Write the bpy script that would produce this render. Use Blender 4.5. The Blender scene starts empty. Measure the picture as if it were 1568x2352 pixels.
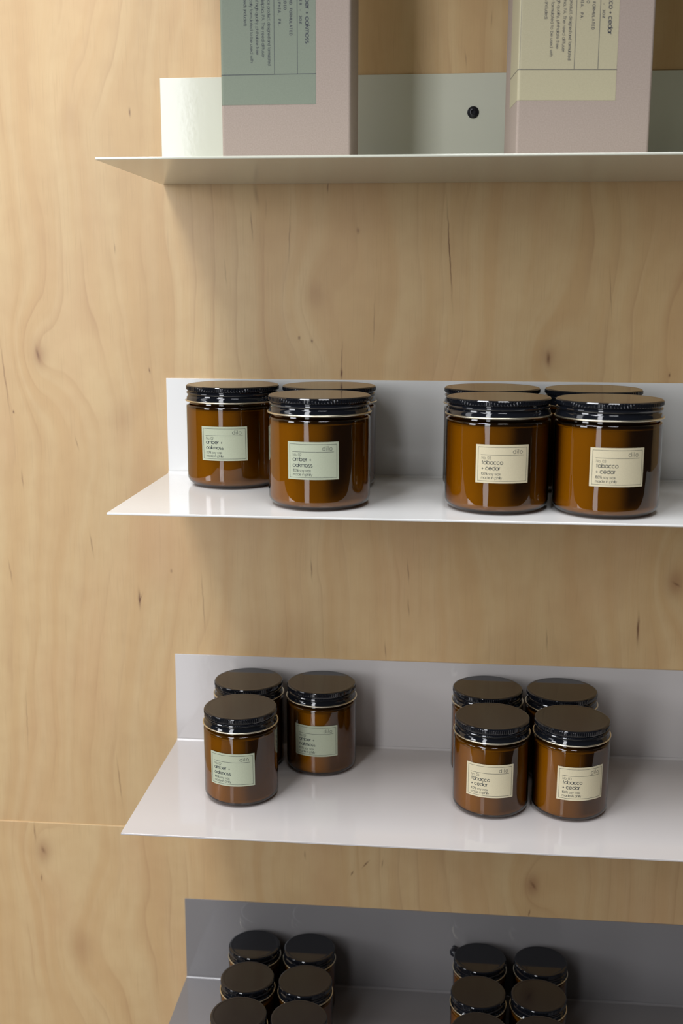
import bpy, bmesh, math, random
from mathutils import Matrix, Vector
sc = bpy.context.scene
COL = sc.collection
PI = math.pi

# ------------------------------------------------------------------ camera
CAM = Vector((0.2815, -1.1069, 0.3327)); YAW, PIT, ROL = 0.0943, -0.1967, -0.0022
cam = bpy.data.objects.new('camera', bpy.data.cameras.new('camera')); COL.objects.link(cam)
cam.data.sensor_fit = 'VERTICAL'; cam.data.sensor_height = 36.0; cam.data.sensor_width = 24.0
cam.data.lens = 36.0 * 2544.2 / 2352
cam.data.clip_start = 0.02
R = Matrix.Rotation(YAW, 3, 'Z') @ Matrix.Rotation(PIT, 3, 'X') @ Matrix.Rotation(ROL, 3, 'Y')
rt, fw, up = R.col[0], R.col[1], R.col[2]
M = Matrix(((rt.x, up.x, -fw.x), (rt.y, up.y, -fw.y), (rt.z, up.z, -fw.z))).to_4x4()
M.translation = CAM
cam.matrix_world = M
cam.data.dof.use_dof = True; cam.data.dof.focus_distance = 1.02; cam.data.dof.aperture_fstop = 5.6
sc.camera = cam

# ------------------------------------------------------------------ exposure, sky, window light
sc.view_settings.view_transform = 'Standard'; sc.view_settings.look = 'None'
sc.view_settings.gamma = 1.0; sc.view_settings.use_curve_mapping = False
sc.view_settings.exposure = -0.25
world = bpy.data.worlds.new('room_light'); sc.world = world; world.use_nodes = True
bg = world.node_tree.nodes['Background']
bg.inputs[0].default_value = (1.0, 0.97, 0.93, 1); bg.inputs[1].default_value = 0.04

def area(name, loc, rot, sx, sy, radiance, color):
    d = bpy.data.lights.new(name, 'AREA'); d.shape = 'RECTANGLE'; d.size = sx; d.size_y = sy
    d.color = color; d.energy = radiance * PI * sx * sy
    o = bpy.data.objects.new(name, d); COL.objects.link(o); o.location = loc; o.rotation_euler = rot
    return o
DAY = (0.96, 0.975, 1.02)
# narrow tall shop window in the wall opposite, left of the camera: sky above, street below
area('window_daylight_sky', (-0.84, -2.6, 1.75), (PI / 2, 0, 0), 0.54, 2.9, 10.5, DAY)
area('window_daylight_street', (-0.84, -2.6, -0.45), (PI / 2, 0, 0), 0.54, 1.5, 4.0, DAY)
# windows in the side wall on the left
area('side_window_daylight', (-2.6, -1.9, 0.70), (0, -PI / 2, 0), 1.1, 1.0, 12.0, DAY)
area('side_window_daylight_upper', (-2.2, -0.9, 1.60), (0, -PI / 2, 0), 1.3, 0.7, 3.2, DAY)
# rooflights above the left end and the middle of the shelves
area('rooflight_daylight', (-0.80, -1.1, 2.6), (0, 0, 0), 0.7, 1.4, 22.0, DAY)
area('rooflight_daylight_right', (0.60, -1.1, 2.6), (0, 0, 0), 0.7, 1.4, 12.0, DAY)

# ------------------------------------------------------------------ node helpers
def new_mat(name):
    m = bpy.data.materials.new(name); m.use_nodes = True
    nt = m.node_tree; return m, nt, nt.nodes['Principled BSDF']
def node(nt, t, **kw):
    n = nt.nodes.new(t)
    for k, v in kw.items():
        if k.startswith('i_'):
            n.inputs[int(k[2:])].default_value = v
        else: setattr(n, k, v)
    return n
def math_(nt, op, a, b=None, c=None, clamp=False):
    n = nt.nodes.new('ShaderNodeMath'); n.operation = op; n.use_clamp = clamp
    for i, q in enumerate((a, b, c)):
        if q is None: continue
        if isinstance(q, (int, float)): n.inputs[i].default_value = q
        else: nt.links.new(q, n.inputs[i])
    return n.outputs[0]
def comb(nt, x, y, z):
    n = nt.nodes.new('ShaderNodeCombineXYZ')
    for i, q in enumerate((x, y, z)):
        if isinstance(q, (int, float)): n.inputs[i].default_value = q
        else: nt.links.new(q, n.inputs[i])
    return n.outputs[0]
def noise(nt, vec, scale=1.0, detail=2.0, rough=0.5):
    n = nt.nodes.new('ShaderNodeTexNoise'); n.inputs['Scale'].default_value = scale
    n.inputs['Detail'].default_value = detail; n.inputs['Roughness'].default_value = rough
    nt.links.new(vec, n.inputs['Vector']); return n.outputs['Fac']
def smooth(nt, v, a, b, lo=0.0, hi=1.0):
    n = nt.nodes.new('ShaderNodeMapRange'); n.interpolation_type = 'SMOOTHSTEP'
    nt.links.new(v, n.inputs[0])
    for i, q in zip((1, 2, 3, 4), (a, b, lo, hi)): n.inputs[i].default_value = q
    return n.outputs[0]
def mixc(nt, f, a, b, mode='MIX'):
    n = nt.nodes.new('ShaderNodeMix'); n.data_type = 'RGBA'; n.blend_type = mode
    for i, q in ((0, f), (6, a), (7, b)):
        if isinstance(q, (int, float)): n.inputs[i].default_value = q
        elif isinstance(q, tuple): n.inputs[i].default_value = (*q, 1)
        else: nt.links.new(q, n.inputs[i])
    return n.outputs[2]

# ------------------------------------------------------------------ materials
MARKS = [(0.2816, 0.3685, 3.065, 0.0006, 0.034, 0.8), (0.1767, 0.267, -3.091, 0.0006, 0.0123, 0.5), (0.1765, 0.2521, 3.139, 0.00106, 0.0043, 0.9), (-0.0378, 0.0131, 3.118, 0.00106, 0.0081, 0.8), (-0.0364, 0.0136, -2.761, 0.00064, 0.0042, 0.5), (0.4804, -0.0041, 3.126, 0.00106, 0.0115, 0.9), (0.3798, 0.2684, 3.021, 0.0017, 0.0051, 0.7), (-0.135, 0.2688, 2.973, 0.00128, 0.0063, 0.6), (-0.0306, 0.5028, 3.044, 0.00085, 0.0032, 0.7), (0.1926, 0.3905, 3.051, 0.00128, 0.0025, 0.5), (0.1342, 0.2871, -3.136, 0.00106, 0.0015, 0.8), (0.1466, 0.284, 2.944, 0.00085, 0.0015, 0.8), (-0.1639, 0.2096, 3.027, 0.00085, 0.0015, 0.8), (-0.0192, 0.2534, 2.97, 0.00064, 0.0022, 0.7), (0.0876, 0.397, 3.051, 0.0006, 0.0104, 0.5), (0.125, 0.3844, -3.1, 0.0006, 0.0187, 0.4), (0.1628, 0.4315, -3.089, 0.00064, 0.0041, 0.6), (0.0928, 0.4247, 2.993, 0.00191, 0.0093, 0.3), (-0.1585, 0.1394, 3.096, 0.0006, 0.0069, 0.5), (-0.1712, 0.2457, 3.057, 0.0006, 0.0291, 0.5), (-0.0024, 0.0442, 3.029, 0.00106, 0.0017, 0.5), (0.0309, 0.0079, 3.105, 0.0006, 0.0238, 0.4), (0.1457, 0.0499, 3.089, 0.00064, 0.0081, 0.6), (0.2458, 0.0502, 3.072, 0.0006, 0.0081, 0.6), (0.2467, 0.012, 3.063, 0.0006, 0.007, 0.5), (0.5156, 0.044, 2.079, 0.00106, 0.0036, 0.6), (0.2233, -0.036, 3.068, 0.0006, 0.0071, 0.5), (0.4965, 0.2533, 3.083, 0.00085, 0.0017, 0.8), (-0.1573, -0.2817, 2.701, 0.0017, 0.0037, 0.5), (-0.1662, -0.2603, 3.1, 0.00085, 0.0079, 0.5), (-0.1611, -0.3157, 3.126, 0.00085, 0.0037, 0.6), (0.2043, -0.2793, -2.425, 0.00064, 0.0043, 0.9), (0.1894, -0.291, -2.636, 0.00064, 0.0024, 0.9), (0.2224, -0.2775, -3.03, 0.0006, 0.0039, 0.5), (0.3851, -0.2943, 2.557, 0.00128, 0.0044, 0.6), (0.382, -0.3274, -3.039, 0.00064, 0.0034, 0.8), (-0.0671, -0.1945, 3.065, 0.00064, 0.0192, 0.5), (-0.0982, 0.1782, 2.905, 0.0006, 0.0058, 0.4), (-0.0871, 0.071, 3.01, 0.0006, 0.0095, 0.5), (-0.1773, 0.0391, 3.021, 0.0006, 0.0108, 0.4), (0.316, 0.5805, -3.099, 0.0006, 0.0057, 0.3), (0.2927, 0.5466, 3.048, 0.0006, 0.0058, 0.3), (0.1377, -0.2718, 3.084, 0.0006, 0.0039, 0.5), (0.5069, -0.2546, 1.911, 0.00064, 0.002, 0.6), (0.259, -0.4297, 3.037, 0.0006, 0.0027, 0.3), (0.3182, 0.2137, 3.115, 0.0006, 0.0217, 0.3), (0.3892, -0.0187, 3.08, 0.0006, 0.0093, 0.4), (0.2086, 0.3028, -3.111, 0.0006, 0.017, 0.35), (0.4365, 0.3328, 3.053, 0.0006, 0.0206, 0.3), (0.0608, 0.351, 3.057, 0.0006, 0.0106, 0.3), (-0.0507, 0.3743, 3.075, 0.00064, 0.0042, 0.4), (-0.1682, -0.1264, -3.126, 0.0006, 0.0252, 0.35), (0.5317, -0.1656, 2.991, 0.00064, 0.0049, 0.4)]
KNOTS = [(-.1336, .2683, .030, 1.0), (.3794, .2692, .028, .9), (.5143, .0449, .034, 1.1), (-.1577, -.2836, .034, 1.0),
         (.3841, -.294, .030, 1.2), (.150, .330, .034, .7), (-.05, .205, .05, -.5), (.44, .49, .05, .5), (-.09, .50, .04, .4), (-.12, -.40, .05, .7)]
def plywood():
    m, nt, bs = new_mat('birch_plywood')
    tc = node(nt, 'ShaderNodeTexCoord'); sp = node(nt, 'ShaderNodeSeparateXYZ')
    nt.links.new(tc.outputs['Object'], sp.inputs[0])
    X, Z = sp.outputs[0], sp.outputs[2]
    low = math_(nt, 'LESS_THAN', Z, -0.2482)              # the lower sheet carries its own veneer
    X2 = math_(nt, 'ADD', X, math_(nt, 'MULTIPLY', low, 3.7))
    # figure: flowing growth lines
    wob = noise(nt, comb(nt, math_(nt, 'MULTIPLY', X2, 5.0), 0.0, math_(nt, 'MULTIPLY', Z, 2.2)), 1.0, 2.0)
    wob2 = noise(nt, comb(nt, math_(nt, 'MULTIPLY', X2, 22.0), 3.0, math_(nt, 'MULTIPLY', Z, 9.0)), 1.0, 2.0)
    ph = math_(nt, 'ADD', X2, math_(nt, 'MULTIPLY', wob, 0.13))
    ph = math_(nt, 'ADD', ph, math_(nt, 'MULTIPLY', wob2, 0.020))
    ktint = None
    for (kx, kz, kr, amp) in KNOTS:
        dx = math_(nt, 'SUBTRACT', X, kx); dz = math_(nt, 'MULTIPLY', math_(nt, 'SUBTRACT', Z, kz), 0.62)
        d2 = math_(nt, 'ADD', math_(nt, 'MULTIPLY', dx, dx), math_(nt, 'MULTIPLY', dz, dz))
        g = math_(nt, 'EXPONENT', math_(nt, 'MULTIPLY', d2, -1.0 / (kr * kr)))
        ph = math_(nt, 'ADD', ph, math_(nt, 'MULTIPLY', g, 0.040 * amp))
        g3 = math_(nt, 'EXPONENT', math_(nt, 'MULTIPLY', d2, -14.0 / (kr * kr)))
        g3 = math_(nt, 'MULTIPLY', g3, abs(amp) * .55)
        ktint = g3 if ktint is None else math_(nt, 'ADD', ktint, g3)
    s = math_(nt, 'FRACT', math_(nt, 'MULTIPLY', ph, 38.0))
    line = math_(nt, 'POWER', s, 9.0)
    line = math_(nt, 'MULTIPLY', line, smooth(nt, s, .93, 1.0, 1.0, 0.0))
    brk = smooth(nt, noise(nt, comb(nt, math_(nt, 'MULTIPLY', X2, 10.0), 9.0, math_(nt, 'MULTIPLY', Z, 5.0)), 1.0, 2.0), .42, .66)
    line = math_(nt, 'MULTIPLY', line, brk)
    band = noise(nt, comb(nt, math_(nt, 'MULTIPLY', ph, 46.0), 0.0, math_(nt, 'MULTIPLY', Z, 1.6)), 1.0, 3.0)
    blot = noise(nt, comb(nt, math_(nt, 'MULTIPLY', X2, 9.0), 5.0, math_(nt, 'MULTIPLY', Z, 5.0)), 1.0, 3.0)
    fib = noise(nt, comb(nt, math_(nt, 'MULTIPLY', X2, 700.0), 1.0, math_(nt, 'MULTIPLY', Z, 22.0)), 1.0, 2.0)
    ripple = noise(nt, comb(nt, math_(nt, 'MULTIPLY', X2, 40.0), 2.0, math_(nt, 'MULTIPLY', Z, 38.0)), 1.0, 2.0)
    pale, tan, pink = (0.655, 0.470, 0.242), (0.605, 0.400, 0.190), (0.590, 0.352, 0.182)
    c = mixc(nt, smooth(nt, band, .30, .70), pale, tan)
    c = mixc(nt, math_(nt, 'MULTIPLY', smooth(nt, blot, .45, .75), .45), c, pink)
    c = mixc(nt, math_(nt, 'MULTIPLY', line, .52), c, (0.36, 0.175, 0.082))
    c = mixc(nt, math_(nt, 'MULTIPLY', smooth(nt, ripple, .35, .70), .16), c, (0.47, 0.28, 0.13))
    c = mixc(nt, math_(nt, 'MULTIPLY', smooth(nt, fib, .50, .80), .20), c, (0.40, 0.24, 0.12))
    # sparse short pores
    por = noise(nt, comb(nt, math_(nt, 'MULTIPLY', X2, 170.0), 4.0, math_(nt, 'MULTIPLY', Z, 16.0)), 1.0, 1.0)
    porm = smooth(nt, noise(nt, comb(nt, math_(nt, 'MULTIPLY', X2, 12.0), 7.0, math_(nt, 'MULTIPLY', Z, 7.0)), 1.0, 2.0), .50, .62)
    c = mixc(nt, math_(nt, 'MULTIPLY', math_(nt, 'MULTIPLY', smooth(nt, por, .74, .84), porm), .45), c, (0.25, 0.12, 0.05))
    c = mixc(nt, math_(nt, 'MINIMUM', ktint, .6), c, (0.33, 0.165, 0.075))
    # individual mineral streaks and pin knots
    wz = math_(nt, 'MULTIPLY', math_(nt, 'SUBTRACT', noise(nt, comb(nt, math_(nt, 'MULTIPLY', X, 90.0), 0.0, math_(nt, 'MULTIPLY', Z, 90.0)), 1.0, 2.0), .5), .0022)
    acc = None
    Xw = math_(nt, 'ADD', X, wz)
    for (mx, mz, ang, w, l, st) in MARKS:
        ca, sa = math.cos(ang), math.sin(ang)
        dx = math_(nt, 'SUBTRACT', Xw, mx); dz = math_(nt, 'SUBTRACT', Z, mz)
        a = math_(nt, 'ADD', math_(nt, 'MULTIPLY', dx, ca / w), math_(nt, 'MULTIPLY', dz, -sa / w))
        b = math_(nt, 'ADD', math_(nt, 'MULTIPLY', dx, sa / l), math_(nt, 'MULTIPLY', dz, ca / l))
        d = math_(nt, 'ADD', math_(nt, 'MULTIPLY', a, a), math_(nt, 'MULTIPLY', b, b))
        k = math_(nt, 'MULTIPLY', math_(nt, 'EXPONENT', math_(nt, 'MULTIPLY', d, -.9)), st)
        acc = k if acc is None else math_(nt, 'ADD', acc, k)
    c = mixc(nt, math_(nt, 'MINIMUM', acc, .92), c, (0.13, 0.045, 0.018))
    nt.links.new(c, bs.inputs['Base Color'])
    bs.inputs['Roughness'].default_value = .40; bs.inputs['Specular IOR Level'].default_value = .5
    bp = node(nt, 'ShaderNodeBump'); bp.inputs['Strength'].default_value = .08; bp.inputs['Distance'].default_value = .0006
    nt.links.new(fib, bp.inputs['Height']); nt.links.new(bp.outputs[0], bs.inputs['Normal'])
    return m

def paint(name, col, peel=.05):
    m, nt, bs = new_mat(name)
    bs.inputs['Base Color'].default_value = (*col, 1)
    bs.inputs['Roughness'].default_value = .085; bs.inputs['IOR'].default_value = 1.5
    tc = node(nt, 'ShaderNodeTexCoord')
    n = noise(nt, tc.outputs['Object'], 260.0, 1.0)
    bp = node(nt, 'ShaderNodeBump'); bp.inputs['Strength'].default_value = peel; bp.inputs['Distance'].default_value = .0004
    nt.links.new(n, bp.inputs['Height']); nt.links.new(bp.outputs[0], bs.inputs['Normal'])
    return m
P1 = paint('celadon_white_enamel', (0.66, 0.67, 0.56))
P2 = paint('warm_grey_white_enamel', (0.775, 0.775, 0.75))
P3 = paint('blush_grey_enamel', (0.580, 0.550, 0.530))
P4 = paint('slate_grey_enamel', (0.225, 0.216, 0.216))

def simple(name, col, rough=.5, metal=0.0, spec=.5):
    m, nt, bs = new_mat(name); bs.inputs['Base Color'].default_value = (*col, 1)
    bs.inputs['Roughness'].default_value = rough; bs.inputs['Metallic'].default_value = metal
    bs.inputs['Specular IOR Level'].default_value = spec
    return m
def enamel_black():
    m, nt, bs = new_mat('black_lid_enamel')
    bs.inputs['Base Color'].default_value = (0.006, 0.007, 0.010, 1)
    bs.inputs['IOR'].default_value = 1.62
    tc = node(nt, 'ShaderNodeTexCoord'); n = noise(nt, tc.outputs['Object'], 60.0, 4.0)
    r = smooth(nt, n, .3, .8, .05, .09); nt.links.new(r, bs.inputs['Roughness'])
    return m
LID = enamel_black()
BARE = simple('bare_lid_metal', (0.78, 0.72, 0.55), .32, 1.0)
SCREW = simple('black_screw_metal', (0.008, 0.009, 0.014), .30)

def amber_glass():
    m = bpy.data.materials.new('amber_glass'); m.use_nodes = True; nt = m.node_tree
    nt.nodes.clear(); out = node(nt, 'ShaderNodeOutputMaterial')
    lw = node(nt, 'ShaderNodeLayerWeight'); lw.inputs['Blend'].default_value = .35
    tint = mixc(nt, smooth(nt, lw.outputs['Facing'], .15, .95), (0.54, 0.340, 0.032), (0.32, 0.13, 0.008))
    tr = node(nt, 'ShaderNodeBsdfTransparent'); nt.links.new(tint, tr.inputs[0])
    gl = node(nt, 'ShaderNodeBsdfGlossy'); gl.inputs['Roughness'].default_value = .035
    gl.inputs['Color'].default_value = (1, 1, 1, 1)
    tc = node(nt, 'ShaderNodeTexCoord'); mp = node(nt, 'ShaderNodeMapping'); mp.inputs['Scale'].default_value = (1, 1, .25)
    nt.links.new(tc.outputs['Object'], mp.inputs[0])
    n = noise(nt, mp.outputs[0], 75.0, 2.0)
    bp = node(nt, 'ShaderNodeBump'); bp.inputs['Strength'].default_value = .35; bp.inputs['Distance'].default_value = .0006
    nt.links.new(n, bp.inputs['Height']); nt.links.new(bp.outputs[0], gl.inputs['Normal'])
    fr = node(nt, 'ShaderNodeFresnel'); fr.inputs[0].default_value = 1.55
    f = math_(nt, 'MULTIPLY', fr.outputs[0], 1.15, clamp=True)
    mx = node(nt, 'ShaderNodeMixShader'); nt.links.new(f, mx.inputs[0])
    nt.links.new(tr.outputs[0], mx.inputs[1]); nt.links.new(gl.outputs[0], mx.inputs[2])
    nt.links.new(mx.outputs[0], out.inputs[0])
    return m
GLASS = amber_glass()
WAX = simple('soy_wax', (0.80, 0.70, 0.50), .6, 0, .2)

def paper(name, col, grain=900.0, amt=.12, rough=.8):
    m, nt, bs = new_mat(name)
    tc = node(nt, 'ShaderNodeTexCoord'); n = noise(nt, tc.outputs['Object'], grain, 3.0, .7)
    c = mixc(nt, smooth(nt, n, .3, .7), tuple(q * (1 - amt) for q in col), tuple(q * (1 + amt) for q in col))
    nt.links.new(c, bs.inputs['Base Color']); bs.inputs['Roughness'].default_value = rough
    bs.inputs['Specular IOR Level'].default_value = .25
    return m
GREEN = paper('sage_green_paper', (0.44, 0.475, 0.345), 1500, .04, .55)
CREAM = paper('cream_paper', (0.66, 0.59, 0.40), 1500, .04, .55)
BOXM = paper('dusty_rose_cardboard', (0.348, 0.282, 0.240), 1000.0, .09)
BGREEN = paper('sage_green_wrap_label', (0.195, 0.225, 0.172), 1400.0, .05, .55)
BCREAM = paper('pale_yellow_wrap_label', (0.415, 0.375, 0.250), 1400.0, .05, .55)
INK = simple('dark_green_ink', (0.045, 0.055, 0.06), .7, 0, .2)
INK2 = simple('grey_printing_ink', (0.055, 0.058, 0.075), .7, 0, .2)

# ------------------------------------------------------------------ object helpers
def link(name, bm, mat, parent=None, smooth_=False, angle=None):
    me = bpy.data.meshes.new(name)
    bmesh.ops.recalc_face_normals(bm, faces=bm.faces[:])
    if smooth_:
        for f in bm.faces: f.smooth = True
        if angle is not None:
            for e in bm.edges:
                if len(e.link_faces) == 2 and e.calc_face_angle(0) > angle: e.smooth = False
    bm.to_mesh(me); bm.free(); me.materials.append(mat)
    o = bpy.data.objects.new(name, me); COL.objects.link(o)
    if parent: o.parent = parent
    if smooth_ and angle is not None:      # broad flat faces keep their own normals beside the rounded edges
        wn = o.modifiers.new('normals', 'WEIGHTED_NORMAL'); wn.keep_sharp = True; wn.weight = 100
    return o
def thing(name, label, cat, loc=(0, 0, 0), rz=0.0, group=None):
    o = bpy.data.objects.new(name, None); COL.objects.link(o); o.empty_display_size = .02
    o.location = loc; o.rotation_euler = (0, 0, rz); o['label'] = label; o['category'] = cat
    if group: o['group'] = group
    return o
def add_box(bm, x0, y0, z0, x1, y1, z1, bev=0.0, seg=2):
    r = bmesh.ops.create_cube(bm, size=1.0); vs = r['verts']
    for v in vs:
        v.co = Vector(((x0 + x1) / 2 + v.co.x * (x1 - x0), (y0 + y1) / 2 + v.co.y * (y1 - y0), (z0 + z1) / 2 + v.co.z * (z1 - z0)))
    if bev > 0:
        es = list({e for v in vs for e in v.link_edges})
        bmesh.ops.bevel(bm, geom=es, offset=bev, segments=seg, profile=.5, affect='EDGES')
def lathe(bm, prof, n=96, close=False, rfun=None):
    rings = []
    for k, (r, z) in enumerate(prof):
        if r < 1e-6: rings.append([bm.verts.new((0, 0, z))]); continue
        rings.append([bm.verts.new(((r + (rfun(k, i) if rfun else 0)) * math.cos(2 * PI * i / n),
                                    (r + (rfun(k, i) if rfun else 0)) * math.sin(2 * PI * i / n), z)) for i in range(n)])
    prs = list(zip(rings, rings[1:])) + ([(rings[-1], rings[0])] if close else [])
    for a, b in prs:
        for i in range(n):
            j = (i + 1) % n
            if len(a) == 1: bm.faces.new((a[0], b[i], b[j]))
            elif len(b) == 1: bm.faces.new((a[i], a[j], b[0]))
            else: bm.faces.new((a[i], a[j], b[j], b[i]))

# ------------------------------------------------------------------ single stroke lettering (x-height = 1)
def arc(cx, cy, rx, ry, a0, a1, n=12):
    return [(cx + rx * math.cos(math.radians(a0 + (a1 - a0) * i / n)), cy + ry * math.sin(math.radians(a0 + (a1 - a0) * i / n))) for i in range(n + 1)]
O_ = lambda cx=.5: arc(cx, .5, .5, .5, 0, 360, 20)
G = {   # glyph: (advance width, strokes)
 'a': (1.0, [O_(), [(1, 1), (1, 0)]]), 'b': (1.0, [O_(), [(0, 1.5), (0, 0)]]), 'c': (.92, [arc(.5, .5, .5, .5, 48, 312, 16)]),
 'd': (1.0, [O_(), [(1, 1.5), (1, 0)]]), 'e': (1.0, [[(0, .5), (1, .5)] + arc(.5, .5, .5, .5, 0, 318, 18)[1:]]),
 'f': (.42, [arc(.42, 1.2, .22, .28, 90, 180, 6) + [(.2, 0)], [(0, 1), (.42, 1)]]),
 'g': (1.0, [O_(), [(1, 1), (1, -.1)] + arc(.5, -.1, .5, .38, 0, -150, 10)[1:]]),
 'h': (.78, [[(0, 1.5), (0, 0)], [(0, .6)] + arc(.39, .6, .39, .4, 180, 0, 10) + [(.78, 0)]]),
 'i': (.0, [[(0, 1), (0, 0)], [(0, 1.32), (0, 1.45)]]), 'k': (.72, [[(0, 1.5), (0, 0)], [(.66, 1), (0, .42)], [(.22, .6), (.72, 0)]]),
 'l': (.0, [[(0, 1.5), (0, 0)]]),
 'm': (1.2, [[(0, 1), (0, 0)], [(0, .65)] + arc(.3, .68, .3, .32, 180, 0, 8) + [(.6, 0)], [(.6, .65)] + arc(.9, .68, .3, .32, 180, 0, 8) + [(1.2, 0)]]),
 'n': (.78, [[(0, 1), (0, 0)], [(0, .6)] + arc(.39, .6, .39, .4, 180, 0, 10) + [(.78, 0)]]),
 'o': (1.0, [O_()]), 'p': (1.0, [O_(), [(0, 1), (0, -.5)]]), 'q': (1.0, [O_(), [(1, 1), (1, -.5)]]),
 'r': (.42, [[(0, 1), (0, 0)], [(0, .6)] + arc(.42, .58, .42, .42, 180, 95, 6)]),
 's': (.62, [arc(.31, .74, .27, .26, 50, 270, 8)[:-1] + arc(.31, .24, .31, .24, 90, -130, 8)]),
 't': (.42, [[(.2, 1.38), (.2, 0)], [(0, 1), (.42, 1)]]),
 'u': (.78, [[(0, 1), (0, .4)] + arc(.39, .4, .39, .4, 180, 360, 10) + [(.78, 1)], [(.78, .4), (.78, 0)]]),
 'w': (1.2, [[(0, 1), (.3, 0), (.6, 1), (.9, 0), (1.2, 1)]]), 'x': (.74, [[(0, 1), (.74, 0)], [(0, 0), (.74, 1)]]),
 'y': (.78, [[(0, 1), (.4, 0)], [(.78, 1), (.2, -.5)]]), 'z': (.7, [[(0, 1), (.7, 1), (0, 0), (.7, 0)]]),
 '+': (.7, [[(0, .5), (.7, .5)], [(.35, .15), (.35, .85)]]), ',': (.1, [[(.08, .08), (0, -.25)]]), '.': (.08, [[(.04, 0), (.04, .22)]]),
 '-': (.5, [[(0, .5), (.5, .5)]]), '(': (.25, [arc(.5, .5, .45, 1.05, 130, 230, 8)]), ')': (.25, [arc(-.25, .5, .45, 1.05, 50, -50, 8)]),
 '%': (1.2, [arc(.26, 1.05, .26, .33, 0, 360, 12), arc(.94, .35, .26, .33, 0, 360, 12), [(1.0, 1.4), (.2, 0)]]),
 '0': (.8, [arc(.4, .7, .4, .7, 0, 360, 20)]), '1': (.25, [[(0, 1.15), (.25, 1.4), (.25, 0)]]),
 '2': (.8, [arc(.4, 1.0, .38, .4, 165, -20, 10) + [(.02, 0), (.8, 0)]]),
 '3': (.75, [arc(.35, 1.05, .33, .35, 150, -90, 10)[:-1] + arc(.35, .37, .38, .37, 90, -150, 10)]),
 'A': (1.05, [[(0, 0), (.52, 1.4), (1.05, 0)], [(.2, .48), (.85, .48)]]),
 'B': (.8, [[(0, 0), (0, 1.4), (.4, 1.4)] + arc(.4, 1.06, .34, .34, 90, -90, 8) + [(0, .72)], [(.4, .72)] + arc(.42, .36, .38, .36, 90, -90, 8) + [(0, 0)]]),
 'D': (.9, [[(0, 0), (0, 1.4), (.3, 1.4)] + arc(.3, .7, .6, .7, 90, -90, 12) + [(0, 0)]]),
 'E': (.7, [[(.7, 1.4), (0, 1.4), (0, 0), (.7, 0)], [(0, .72), (.6, .72)]]), 'F': (.66, [[(.7, 1.4), (0, 1.4), (0, 0)], [(0, .72), (.58, .72)]]),
 'G': (1.1, [arc(.6, .7, .6, .7, 45, 360, 18) + [(.65, .7)]]), 'H': (.85, [[(0, 0), (0, 1.4)], [(.85, 0), (.85, 1.4)], [(0, .72), (.85, .72)]]),
 'I': (.4, [[(.2, 0), (.2, 1.4)], [(0, 0), (.4, 0)], [(0, 1.4), (.4, 1.4)]]), 'L': (.65, [[(0, 1.4), (0, 0), (.65, 0)]]),
 'M': (1.1, [[(0, 0), (0, 1.4), (.55, .4), (1.1, 1.4), (1.1, 0)]]), 'N': (.9, [[(0, 0), (0, 1.4), (.9, 0), (.9, 1.4)]]),
 'O': (1.1, [arc(.55, .7, .55, .7, 0, 360, 22)]), 'P': (.75, [[(0, 0), (0, 1.4), (.4, 1.4)] + arc(.4, 1.03, .35, .37, 90, -90, 8) + [(0, .66)]]),
 'R': (.78, [[(0, 0), (0, 1.4), (.4, 1.4)] + arc(.4, 1.03, .35, .37, 90, -90, 8) + [(0, .66)], [(.38, .66), (.78, 0)]]),
 'S': (.8, [arc(.4, 1.04, .36, .36, 40, 270, 10)[:-1] + arc(.4, .34, .4, .34, 90, -140, 10)]), 'T': (.8, [[(0, 1.4), (.8, 1.4)], [(.4, 1.4), (.4, 0)]]),
 'U': (.85, [[(0, 1.4), (0, .42)] + arc(.425, .42, .425, .42, 180, 360, 10) + [(.85, 1.4)]]), 'Y': (.9, [[(0, 1.4), (.45, .7), (.9, 1.4)], [(.45, .7), (.45, 0)]]),
 'Z': (.8, [[(0, 1.4), (.8, 1.4), (0, 0), (.8, 0)]]), 'C': (1.0, [arc(.55, .7, .55, .7, 48, 312, 16)])}
def layout(text, xh, length=None, gap=.22, pitch=None, end=None):
    """strokes in mm, baseline at 0; either starts at 0 or ends at `end`"""
    x = 0.0; out = []
    for ch in text:
        if ch == ' ': x += .55 if pitch is None else pitch; continue
        a, st = G[ch]
        if pitch is None:
            out += [[(x + p, q) for p, q in s] for s in st]; x += a + gap
        else:
            f = min(1.0, .78 * pitch / max(a, .2)); o = (pitch - a * f) / 2
            out += [[(x + o + p * f, q) for p, q in s] for s in st]; x += pitch
    tot = x - (gap if pitch is None else 0)
    sx = xh if length is None else length / tot
    sh = 0 if end is None else end - tot * sx
    return [[(p * sx + sh, q * xh) for p, q in s] for s in out]
def ribbon(bm, pts, w, fn):
    """a stroke of width w laid on the surface fn(u, v)"""
    n = len(pts)
    if n < 2: return
    closed = math.hypot(pts[0][0] - pts[-1][0], pts[0][1] - pts[-1][1]) < 1e-6 and n > 3
    L, Rr = [], []
    for i, (x, y) in enumerate(pts):
        ax, ay = pts[i - 1] if i > 0 else (pts[-2] if closed else pts[0])
        bx, by = pts[i + 1] if i < n - 1 else (pts[1] if closed else pts[-1])
        dx, dy = bx - ax, by - ay; d = math.hypot(dx, dy) or 1
        k = 1.0
        if 0 < i < n - 1:
            e1 = Vector((x - ax, y - ay)); e2 = Vector((bx - x, by - y))
            if e1.length > 0 and e2.length > 0: k = min(1 / max(math.cos(e1.angle(e2) / 2), .35), 2.2)
        nx, ny = -dy / d * w / 2 * k, dx / d * w / 2 * k
        L.append(bm.verts.new(fn(x + nx, y + ny))); Rr.append(bm.verts.new(fn(x - nx, y - ny)))
    for i in range(n - 1):
        try: bm.faces.new((L[i], Rr[i], Rr[i + 1], L[i + 1]))
        except ValueError: pass
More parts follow.
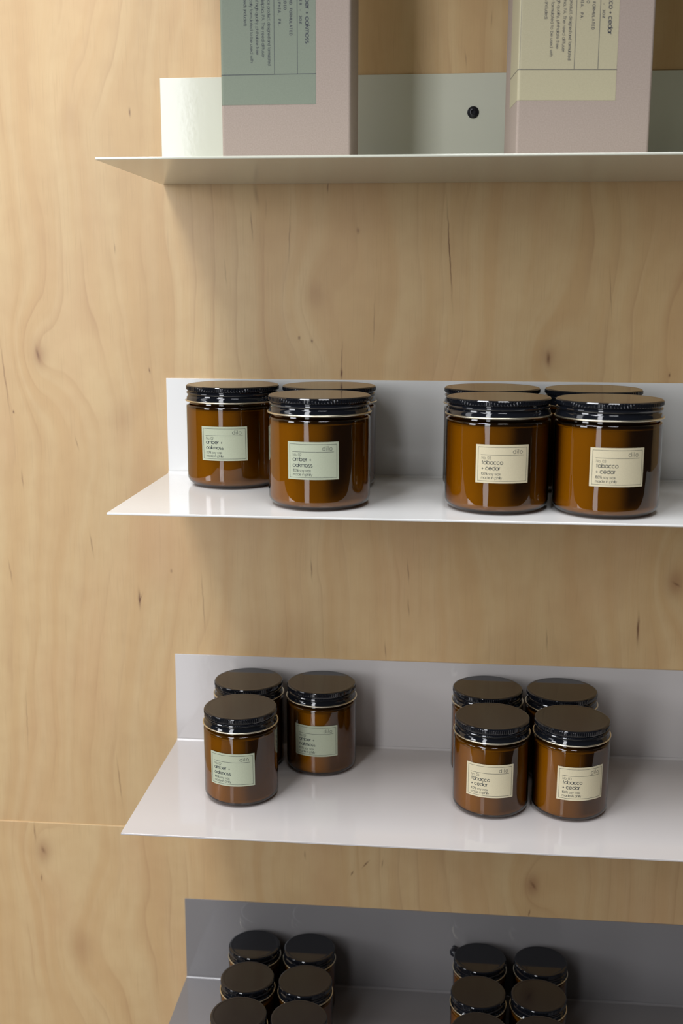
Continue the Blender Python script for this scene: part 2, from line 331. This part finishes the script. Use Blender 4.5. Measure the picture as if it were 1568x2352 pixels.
def subdiv(a, b, n):
    return [(a[0] + (b[0] - a[0]) * i / n, a[1] + (b[1] - a[1]) * i / n) for i in range(n + 1)]

# ------------------------------------------------------------------ setting: plywood wall
SEAM = -0.2482
bm = bmesh.new()
add_box(bm, -2.2, 0.0, SEAM - .002, 1.6, 0.018, 2.19)
add_box(bm, -2.2, -.0009, -2.0, 1.6, 0.0178, SEAM, .0007, 2)
add_box(bm, -2.2, 0.019, -2.0, 1.6, 0.03, 2.19)
wall = link('wall_back', bm, plywood()); wall['kind'] = 'structure'
def plain(name, col):
    m, nt, bs = new_mat(name); tc = node(nt, 'ShaderNodeTexCoord')
    n = noise(nt, tc.outputs['Object'], 3.0, 4.0)
    nt.links.new(mixc(nt, n, tuple(q * .9 for q in col), col), bs.inputs['Base Color']); bs.inputs['Roughness'].default_value = .6
    return m
bm = bmesh.new(); add_box(bm, -2.2, -2.8, -1.35, 1.6, 0.0, -1.30)
fl = link('floor', bm, plain('pale_concrete', (.32, .29, .26))); fl['kind'] = 'structure'

# ------------------------------------------------------------------ shelves
D, HB, T, XR = 0.2132, 0.0971, 0.0018, 0.70
ZS = (0.4364, 0.1489, -0.1434, -0.4286, 0.7245); OX = (0.0004, -0.0019, -0.0008, 0.0023, 0.0010)
SHL = ['pale greenish-white folded metal wall shelf holding two tall pink boxes',
       'light grey folded metal wall shelf, second from the top, holding the widest amber jars',
       'pinkish grey folded metal wall shelf, third from the top, holding the medium amber jars',
       'dark grey folded metal wall shelf at the bottom, crowded with the smallest jars',
       'empty pale folded metal wall shelf mounted above the tall pink boxes']
def make_shelf(z, x0, mat, label):
    t = thing('wall_shelf', label, 'shelf', (x0, 0, z), group='folded metal wall shelves')
    w = XR - x0; rb = .0022
    bm = bmesh.new(); add_box(bm, 0, -T, rb, w, -.0001, HB, .0005, 2)
    link('back_plate', bm, mat, t, True, .6)
    # shelf plate with the folded bend running into the back plate
    prof = [(-D + .0003, 0.0), (-T - rb, 0.0)]
    prof += [(-T - rb + rb * math.sin(a), rb - rb * math.cos(a)) for a in [PI / 12 * i for i in range(1, 7)]]
    prof += [(-.0001, rb)]
    ro = rb + T - .0001
    prof += [(-.0001 - ro + ro * math.cos(a), rb - ro * math.sin(a)) for a in [PI / 12 * i for i in range(1, 7)]]
    prof += [(-D + .0003, -T), (-D, -T + .0004), (-D, -.0004)]
    bm = bmesh.new()
    e = .0003
    secs = []
    for xx, inset in ((0, 1), (e, 0), (w - e, 0), (w, 1)):
        secs.append([bm.verts.new((xx, y, zz)) for y, zz in prof])
    n = len(prof)
    for a, b in zip(secs, secs[1:]):
        for i in range(n): bm.faces.new((a[i], a[(i + 1) % n], b[(i + 1) % n], b[i]))
    bm.faces.new(secs[0]); bm.faces.new(list(reversed(secs[-1])))
    link('shelf_plate', bm, mat, t, True, .6)
    return t
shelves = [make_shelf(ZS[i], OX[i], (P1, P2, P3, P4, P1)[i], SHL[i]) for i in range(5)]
def make_screw(parent, x, z, r, dome):
    bm = bmesh.new()
    if dome:   # round head standing off the plate
        lathe(bm, [(0.0, 0)] + [(r * .55, 0), (r * .55, .004)] + [(r * math.sin(a), .009 - r * math.cos(a)) for a in [PI * k / 12 for k in range(4, 12)]] + [(0, .009 + r)], 32)
    else:      # flat button head with hex recess
        lathe(bm, [(0, 0), (r, 0), (r, .0006), (r * .92, .0015), (r * .6, .0024), (r * .42, .0026)], 36)
        a = [bm.verts.new((r * .42 * math.cos(PI / 3 * k), r * .42 * math.sin(PI / 3 * k), .0026)) for k in range(6)]
        b = [bm.verts.new((r * .42 * math.cos(PI / 3 * k), r * .42 * math.sin(PI / 3 * k), .0008)) for k in range(6)]
        for k in range(6): bm.faces.new((a[k], a[(k + 1) % 6], b[(k + 1) % 6], b[k]))
        bm.faces.new(b)
    o = link('screw', bm, SCREW, parent, True, .7)
    o.location = (x - parent.location.x, -T, z - parent.location.z); o.rotation_euler = (PI / 2, 0, 0)
    o['label'] = 'black screw head' if not dome else 'black round screw head'
make_screw(shelves[0], .3008, .4984, .0055, False)
make_screw(shelves[3], .3023, -.3729, .0050, True)

# ------------------------------------------------------------------ jars
# size: lid radius, ring radius, glass radius, total height, lid height, corner radius
SIZES = {'large': (.0445, .0457, .0447, .0960, .0152, .010), 'medium': (.0347, .0361, .0354, .0880, .0142, .008), 'small': (.0276, .0288, .0282, .0675, .0128, .006)}
def make_lid(rl, rr, h, hl, parent):
    n = 432; nr = 108
    zt = h; k1 = .0040
    prof = [(0, zt - .0001), (rl - .0041, zt - .0001), (rl - .0035, zt - .0001), (rl - .0026, zt), (rl - .0014, zt), (rl - .0006, zt - .0003), (rl - .0001, zt - .0010),
            (rl, zt - .0012), (rl, zt - k1), (rl - .0004, zt - k1 - .0006), (rl - .0013, zt - k1 - .0011), (rl - .0014, zt - k1 - .0018),
            (rl - .0004, zt - k1 - .0026), (rl - .0001, zt - k1 - .0034), (rl - .0005, zt - k1 - .0042), (rl - .0013, zt - k1 - .0050), (rl - .0012, zt - k1 - .0062),
            (rl - .0004, zt - k1 - .0074), (rl - .0002, zt - hl + .0018), (rl + .0003, zt - hl + .0010)]
    def rf(k, i):
        if k in (7, 8): return -.00035 if (i % 4) in (0, 3) else .0001
        return 0
    bm = bmesh.new(); lathe(bm, prof, n, rfun=rf)
    lid = link('lid', bm, LID, parent, True, .5)
    # rolled bare metal edge
    zc = h - hl + .0006; rc = rr - .00085
    bm = bmesh.new()
    pr = [(rc + .0008 * math.cos(a), zc + .00075 * math.sin(a)) for a in [2 * PI * q / 10 for q in range(10)]]
    lathe(bm, pr, 144, close=True)
    e = link('rolled_edge', bm, BARE, lid, True); e['label'] = 'thin bare metal rolled edge of the lid'
    return lid
def make_glass(rg, h, hl, rc, parent):
    zt = h - hl + .0002
    sh = .0022
    prof = [(0, .0012), (rg * .72, .0010), (rg - rc * .75, .0)]
    prof += [(rg - rc + rc * math.sin(a), rc * .85 - rc * .85 * math.cos(a)) for a in [PI / 2 * q / 8 for q in range(2, 9)]]
    prof += [(rg, rc + .004), (rg, h * .4), (rg, zt - .006)]
    prof += [(rg - sh + sh * math.cos(a), zt - .0052 + sh * math.sin(a)) for a in [PI / 2 * q / 6 for q in range(1, 6)]]
    prof += [(rg - .0030, zt - .0024), (rg - .0032, zt), (rg - .0032, h - .003)]
    bm = bmesh.new(); lathe(bm, prof, 128)
    return link('glass_jar', bm, GLASS, parent, True, .9)
def make_wax(rg, h, hl, rc, parent):
    r = rg - .0014; c = rc - .0014; z0 = .0022
    prof = [(0, z0)] + [(r - c + c * math.sin(a), z0 + .85 * c * (1 - math.cos(a))) for a in [PI / 2 * q / 6 for q in range(7)]]
    zt = h - hl - .0075
    prof += [(r, zt), (r - .002, zt + .0008), (0, zt + .0005)]
    bm = bmesh.new(); lathe(bm, prof, 96)
    return link('wax', bm, WAX, parent, True, .8)
def make_label(rg, z0, kind, parent, tilt=0.0, dphi=0.0):
    W, H, rr = 45.0, 32.0, rg + .00012
    zc = z0 + H / 2000
    def surf(off):
        def fn(u, v):          # u, v in mm from the label's centre
            ct, st = math.cos(tilt), math.sin(tilt)
            uu, vv = u * ct - v * st, u * st + v * ct
            a = uu / 1000 / rg + dphi
            return ((rr + off) * math.sin(a), -(rr + off) * math.cos(a), zc + vv / 1000)
        return fn
    bm = bmesh.new(); f = surf(.0); N = 32
    g = [[bm.verts.new(f(-W / 2 + W * i / N, -H / 2 + H * j)) for i in range(N + 1)] for j in (0, 1)]
    for i in range(N): bm.faces.new((g[0][i], g[0][i + 1], g[1][i + 1], g[1][i]))
    lab = link('paper_label', bm, GREEN if kind == 'amber' else CREAM, parent)
    so = lab.modifiers.new('thickness', 'SOLIDIFY'); so.thickness = .0001; so.offset = -1
    lab['label'] = 'sage green paper label' if kind == 'amber' else 'cream paper label'
    bm = bmesh.new(); f = surf(.00006)
    P = lambda u, v: (u - W / 2, v - H / 2)
    def ln(a, b, w, n=24): ribbon(bm, subdiv(P(*a), P(*b), n), w, f)
    ln((2.0, 30.0), (43.2, 30.0), .26); ln((2.0, 1.8), (43.2, 1.8), .26)
    ln((2.0, 1.67), (2.0, 30.13), .26, 4); ln((43.2, 1.67), (43.2, 30.13), .26, 4)
    ln((4.4, 23.6), (40.6, 23.6), .30)
    def tx(s, u, v, xh, length, w, gap=.22):
        for st in layout(s, xh, length, gap): ribbon(bm, [P(u + x, v + y) for x, y in st], w, f)
    tx('dilo', 31.0, 24.9, 2.5, 8.2, .30, .55)
    tx('No. 02' if kind == 'amber' else 'No. 03', 5.0, 20.0, 1.6, 7.8, .20)
    if kind == 'amber':
        tx('amber +', 5.0, 15.8, 2.35, 16.5, .46); tx('oakmoss', 5.0, 10.8, 2.35, 17.3, .46)
    else:
        tx('tobacco', 5.3, 15.8, 2.35, 17.4, .46); tx('+ cedar', 5.1, 11.0, 2.35, 15.6, .46)
    tx('100% soy wax', 5.0, 6.7, 1.6, 16.0, .22); tx('made in philly', 5.0, 3.4, 1.6, 17.2, .22)
    pr = link('label_print', bm, INK, lab); pr['label'] = 'dark green printed lettering and frame'
    return lab
def make_jar(size, kind, labelled=True):
    rl, rr, rg, h, hl, rc = SIZES[size]
    t = thing('candle_jar', '', 'candle')
    make_lid(rl, rr, h, hl, t); make_glass(rg, h, hl, rc, t); make_wax(rg, h, hl, rc, t)
    if labelled: make_label(rg, .0278 if size == 'large' else .0223, kind, t, math.radians(.4 if kind == 'amber' else 0))
    return t
def kids(o): return [c for c in ALLK if c.parent == o]
def copy_tree(o, parent=None):
    c = o.copy(); COL.objects.link(c); c.parent = parent
    for ch in KID.get(o.name, []): copy_tree(ch, c)
    return c
protos = {}
def get_jar(size, kind, labelled):
    key = (size, kind, labelled)
    if key not in protos:
        t = make_jar(*key); protos[key] = t
        for o in list(COL.objects):
            if o.parent is not None: 
                L = KID.setdefault(o.parent.name, [])
                if o not in L: L.append(o)
        return t
    return copy_tree(protos[key])
KID = {}
GL = {'large': 'wide amber candle jars on the light grey shelf', 'medium': 'medium amber candle jars on the pinkish grey shelf', 'small': 'small amber candle jars on the dark bottom shelf'}
JARS = [
 (1, 'large', 'amber', .0762, -.0520, -1.1, 'wide amber candle with green label, leftmost on the light grey shelf'),
 (1, 'large', 'amber', .1713, -.1485, -1.0, 'wide amber glass candle with green label near the front edge of the light grey shelf'),
 (1, 'large', 'amber', .1698, -.0530, -1.0, 'wide amber candle mostly hidden behind the front green-labelled jar, light grey shelf'),
 (1, 'large', 'tobacco', .3260, -.1490, 3.3, 'wide amber candle with cream label, front left of four on the light grey shelf'),
 (1, 'large', 'tobacco', .4180, -.1573, 3.6, 'wide amber candle with cream label, front right of four on the light grey shelf'),
 (1, 'large', 'tobacco', .3239, -.0562, 3.0, 'wide amber candle mostly hidden, back left of four on the light grey shelf'),
 (1, 'large', 'tobacco', .4169, -.0603, 3.0, 'wide amber candle mostly hidden, back right of four on the light grey shelf'),
 (2, 'medium', 'amber', .0920, -.1211, -5.2, 'medium amber candle with green label, nearest the front left of the pinkish grey shelf'),
 (2, 'medium', 'amber', .0864, -.0450, -4.0, 'medium amber candle behind the front green-labelled one on the pinkish grey shelf'),
 (2, 'medium', 'amber', .1612, -.0465, -3.5, 'medium amber candle with dim green label, set back on the pinkish grey shelf'),
 (2, 'medium', 'tobacco', .3300, -.1216, -4.0, 'medium amber candle with cream label, front left of four on the pinkish grey shelf'),
 (2, 'medium', 'tobacco', .4037, -.1195, 11.3, 'medium candle with cream label turned right, front right of four, pinkish shelf'),
 (2, 'medium', 'tobacco', .3284, -.0445, 0, 'medium amber candle behind the front left one of four on the pinkish grey shelf'),
 (2, 'medium', 'tobacco', .4017, -.0437, 0, 'medium amber candle behind the front right one of four on the pinkish grey shelf'),
 (3, 'small', 'amber', .0866, -.0348, 0, 'small amber candle, back left of the left block on the dark bottom shelf'),
 (3, 'small', 'amber', .1463, -.0352, 0, 'small amber candle, back right of the left block on the dark bottom shelf'),
 (3, 'small', 'amber', .0894, -.0934, 0, 'small amber candle, middle row left of the left block on the dark bottom shelf'),
 (3, 'small', 'amber', .1493, -.0938, 0, 'small amber candle, middle row right of the left block on the dark bottom shelf'),
 (3, 'small', 'amber', .0913, -.1532, 0, 'small candle lid cut by the photo bottom, front left of the left block'),
 (3, 'small', 'amber', .1506, -.1531, 0, 'small candle lid cut by the photo bottom, front right of the left block'),
 (3, 'small', 'tobacco', .3289, -.0358, 0, 'small candle beside the round screw head, back left of the right block'),
 (3, 'small', 'tobacco', .3928, -.0358, 0, 'small amber candle, back right of the right block on the bottom shelf'),
 (3, 'small', 'tobacco', .3257, -.0949, 0, 'small amber candle, middle row left of the right block on the dark bottom shelf'),
 (3, 'small', 'tobacco', .3858, -.0949, 0, 'small amber candle, middle row right of the right block on the dark bottom shelf'),
 (3, 'small', 'tobacco', .3255, -.1548, 0, 'small candle lid barely inside the photo bottom, front left of the right block'),
 (3, 'small', 'tobacco', .3843, -.1545, 0, 'small candle lid barely inside the photo bottom, front right of the right block')]
for s, size, kind, x, y, rot, lab in JARS:
    j = get_jar(size, kind, size != 'small')
    j.location = (x, y, ZS[s] + .0001); j.rotation_euler = (0, 0, math.radians(rot))
    j['label'] = lab; j['category'] = 'candle'; j['group'] = GL[size]

# ------------------------------------------------------------------ tall boxes on the top shelf
BW, BD, BH = .1083, .0739, .215
def make_carton(x, y, rz, kind, label):
    t = thing('diffuser_box', label, 'box', (x, y, ZS[0] + .0001), rz, 'tall pink cardboard boxes on the top shelf')
    bm = bmesh.new(); add_box(bm, 0, 0, 0, BW, BD, BH, .0022, 4)
    link('carton', bm, BOXM, t, True, .9)
    # wrap label: front plus the left side
    W, WR, z0, z1, off, rb = .0792, .042, .0482, BH - .020, .00015, .0022
    def fn(o_):
        def f(u, v):      # u along the front from the left corner (negative wraps on the left side), v height, metres
            q = rb * PI / 4
            if u >= rb: return (u, -o_, v)
            s = rb - u
            a = s / rb
            if a <= PI / 2: return (rb - (rb + o_) * math.sin(a), rb - (rb + o_) * math.cos(a), v)
            return (-o_, rb + (s - rb * PI / 2), v)
        return f
    bm = bmesh.new(); f = fn(off)
    us = [-WR, rb - rb * PI / 2] + [rb - rb * PI / 2 + rb * PI / 2 * k / 8 for k in range(1, 9)] + [W]
    g = [[bm.verts.new(f(u, v)) for u in us] for v in (z0, z1)]
    for i in range(len(us) - 1): bm.faces.new((g[0][i], g[0][i + 1], g[1][i + 1], g[1][i]))
    lab = link('wrap_label', bm, BGREEN if kind == 'amber' else BCREAM, t)
    so = lab.modifiers.new('thickness', 'SOLIDIFY'); so.thickness = .00012; so.offset = -1
    lab['label'] = 'sage green wrap-around label' if kind == 'amber' else 'pale yellow wrap-around label'
    bm = bmesh.new(); f = fn(off + .0001); zn = .0719
    ribbon(bm, [(u, zn) for u in us], .0004, f)
    for u in (.0449, .0640): ribbon(bm, [(u, zn), (u, z1 - .001)], .00035, f)
    if kind != 'amber': ribbon(bm, [(.0012, zn), (.0012, z1 - .001)], .0002, f)
    # writing reads downwards: text x -> -z, text up -> +u
    def tx(s, ub, zend, xh, length, w, gap=.22, pitch=None):
        for st in layout(s, xh, length, gap, pitch): ribbon(bm, [(ub + b, zend + length - a) for a, b in st], w, f)
    if kind == 'amber': tx('amber + oakmoss', .0708, .0957, .0025, .0412, .00056)
    else: tx('tobacco + cedar', .0708, .0985, .0025, .0385, .00056)
    tx('REED DIFFUSER - 3OZ', .0659, .1103, .00125, 19 * .0024, .00034, pitch=1.4)
    tx('DESIGNED AND FORMULATED', .0577, .1017, .0015, 23 * .00215, .00036, pitch=1.4)
    tx('BY DILO STUDIO', .0530, .1216, .0015, 14 * .00215, .00036, pitch=1.4)
    tx('PHILADELPHIA, PA.', .0483, .1085, .0015, 17 * .00215, .00036, pitch=1.4)
    for s, ub, ze, L in (('home fragrance product, designed and formulated', .0396, .0790, .0680), ('in Philadelphia, PA. The reed diffuser', .0346, .0850, .0560),
                         ('is made of high quality, phthalate free', .0297, .0875, .0560), ('oils specifically formulated to be used with', .0249, .0815, .0640), ('the reeds (included)', .0199, .1100, .0270)):
        tx(s, ub, ze, .00165, L, .00024)
    pr = link('label_print', bm, INK2, lab); pr['label'] = 'dark grey printed lines and lettering'
    return t
make_carton(.0895, -.1476, -.0026, 'amber', 'tall dusty pink cardboard box with green side label, left one on the top shelf')
make_carton(.3334, -.1524, .087, 'tobacco', 'tall dusty pink cardboard box with pale yellow label, right one on the top shelf')
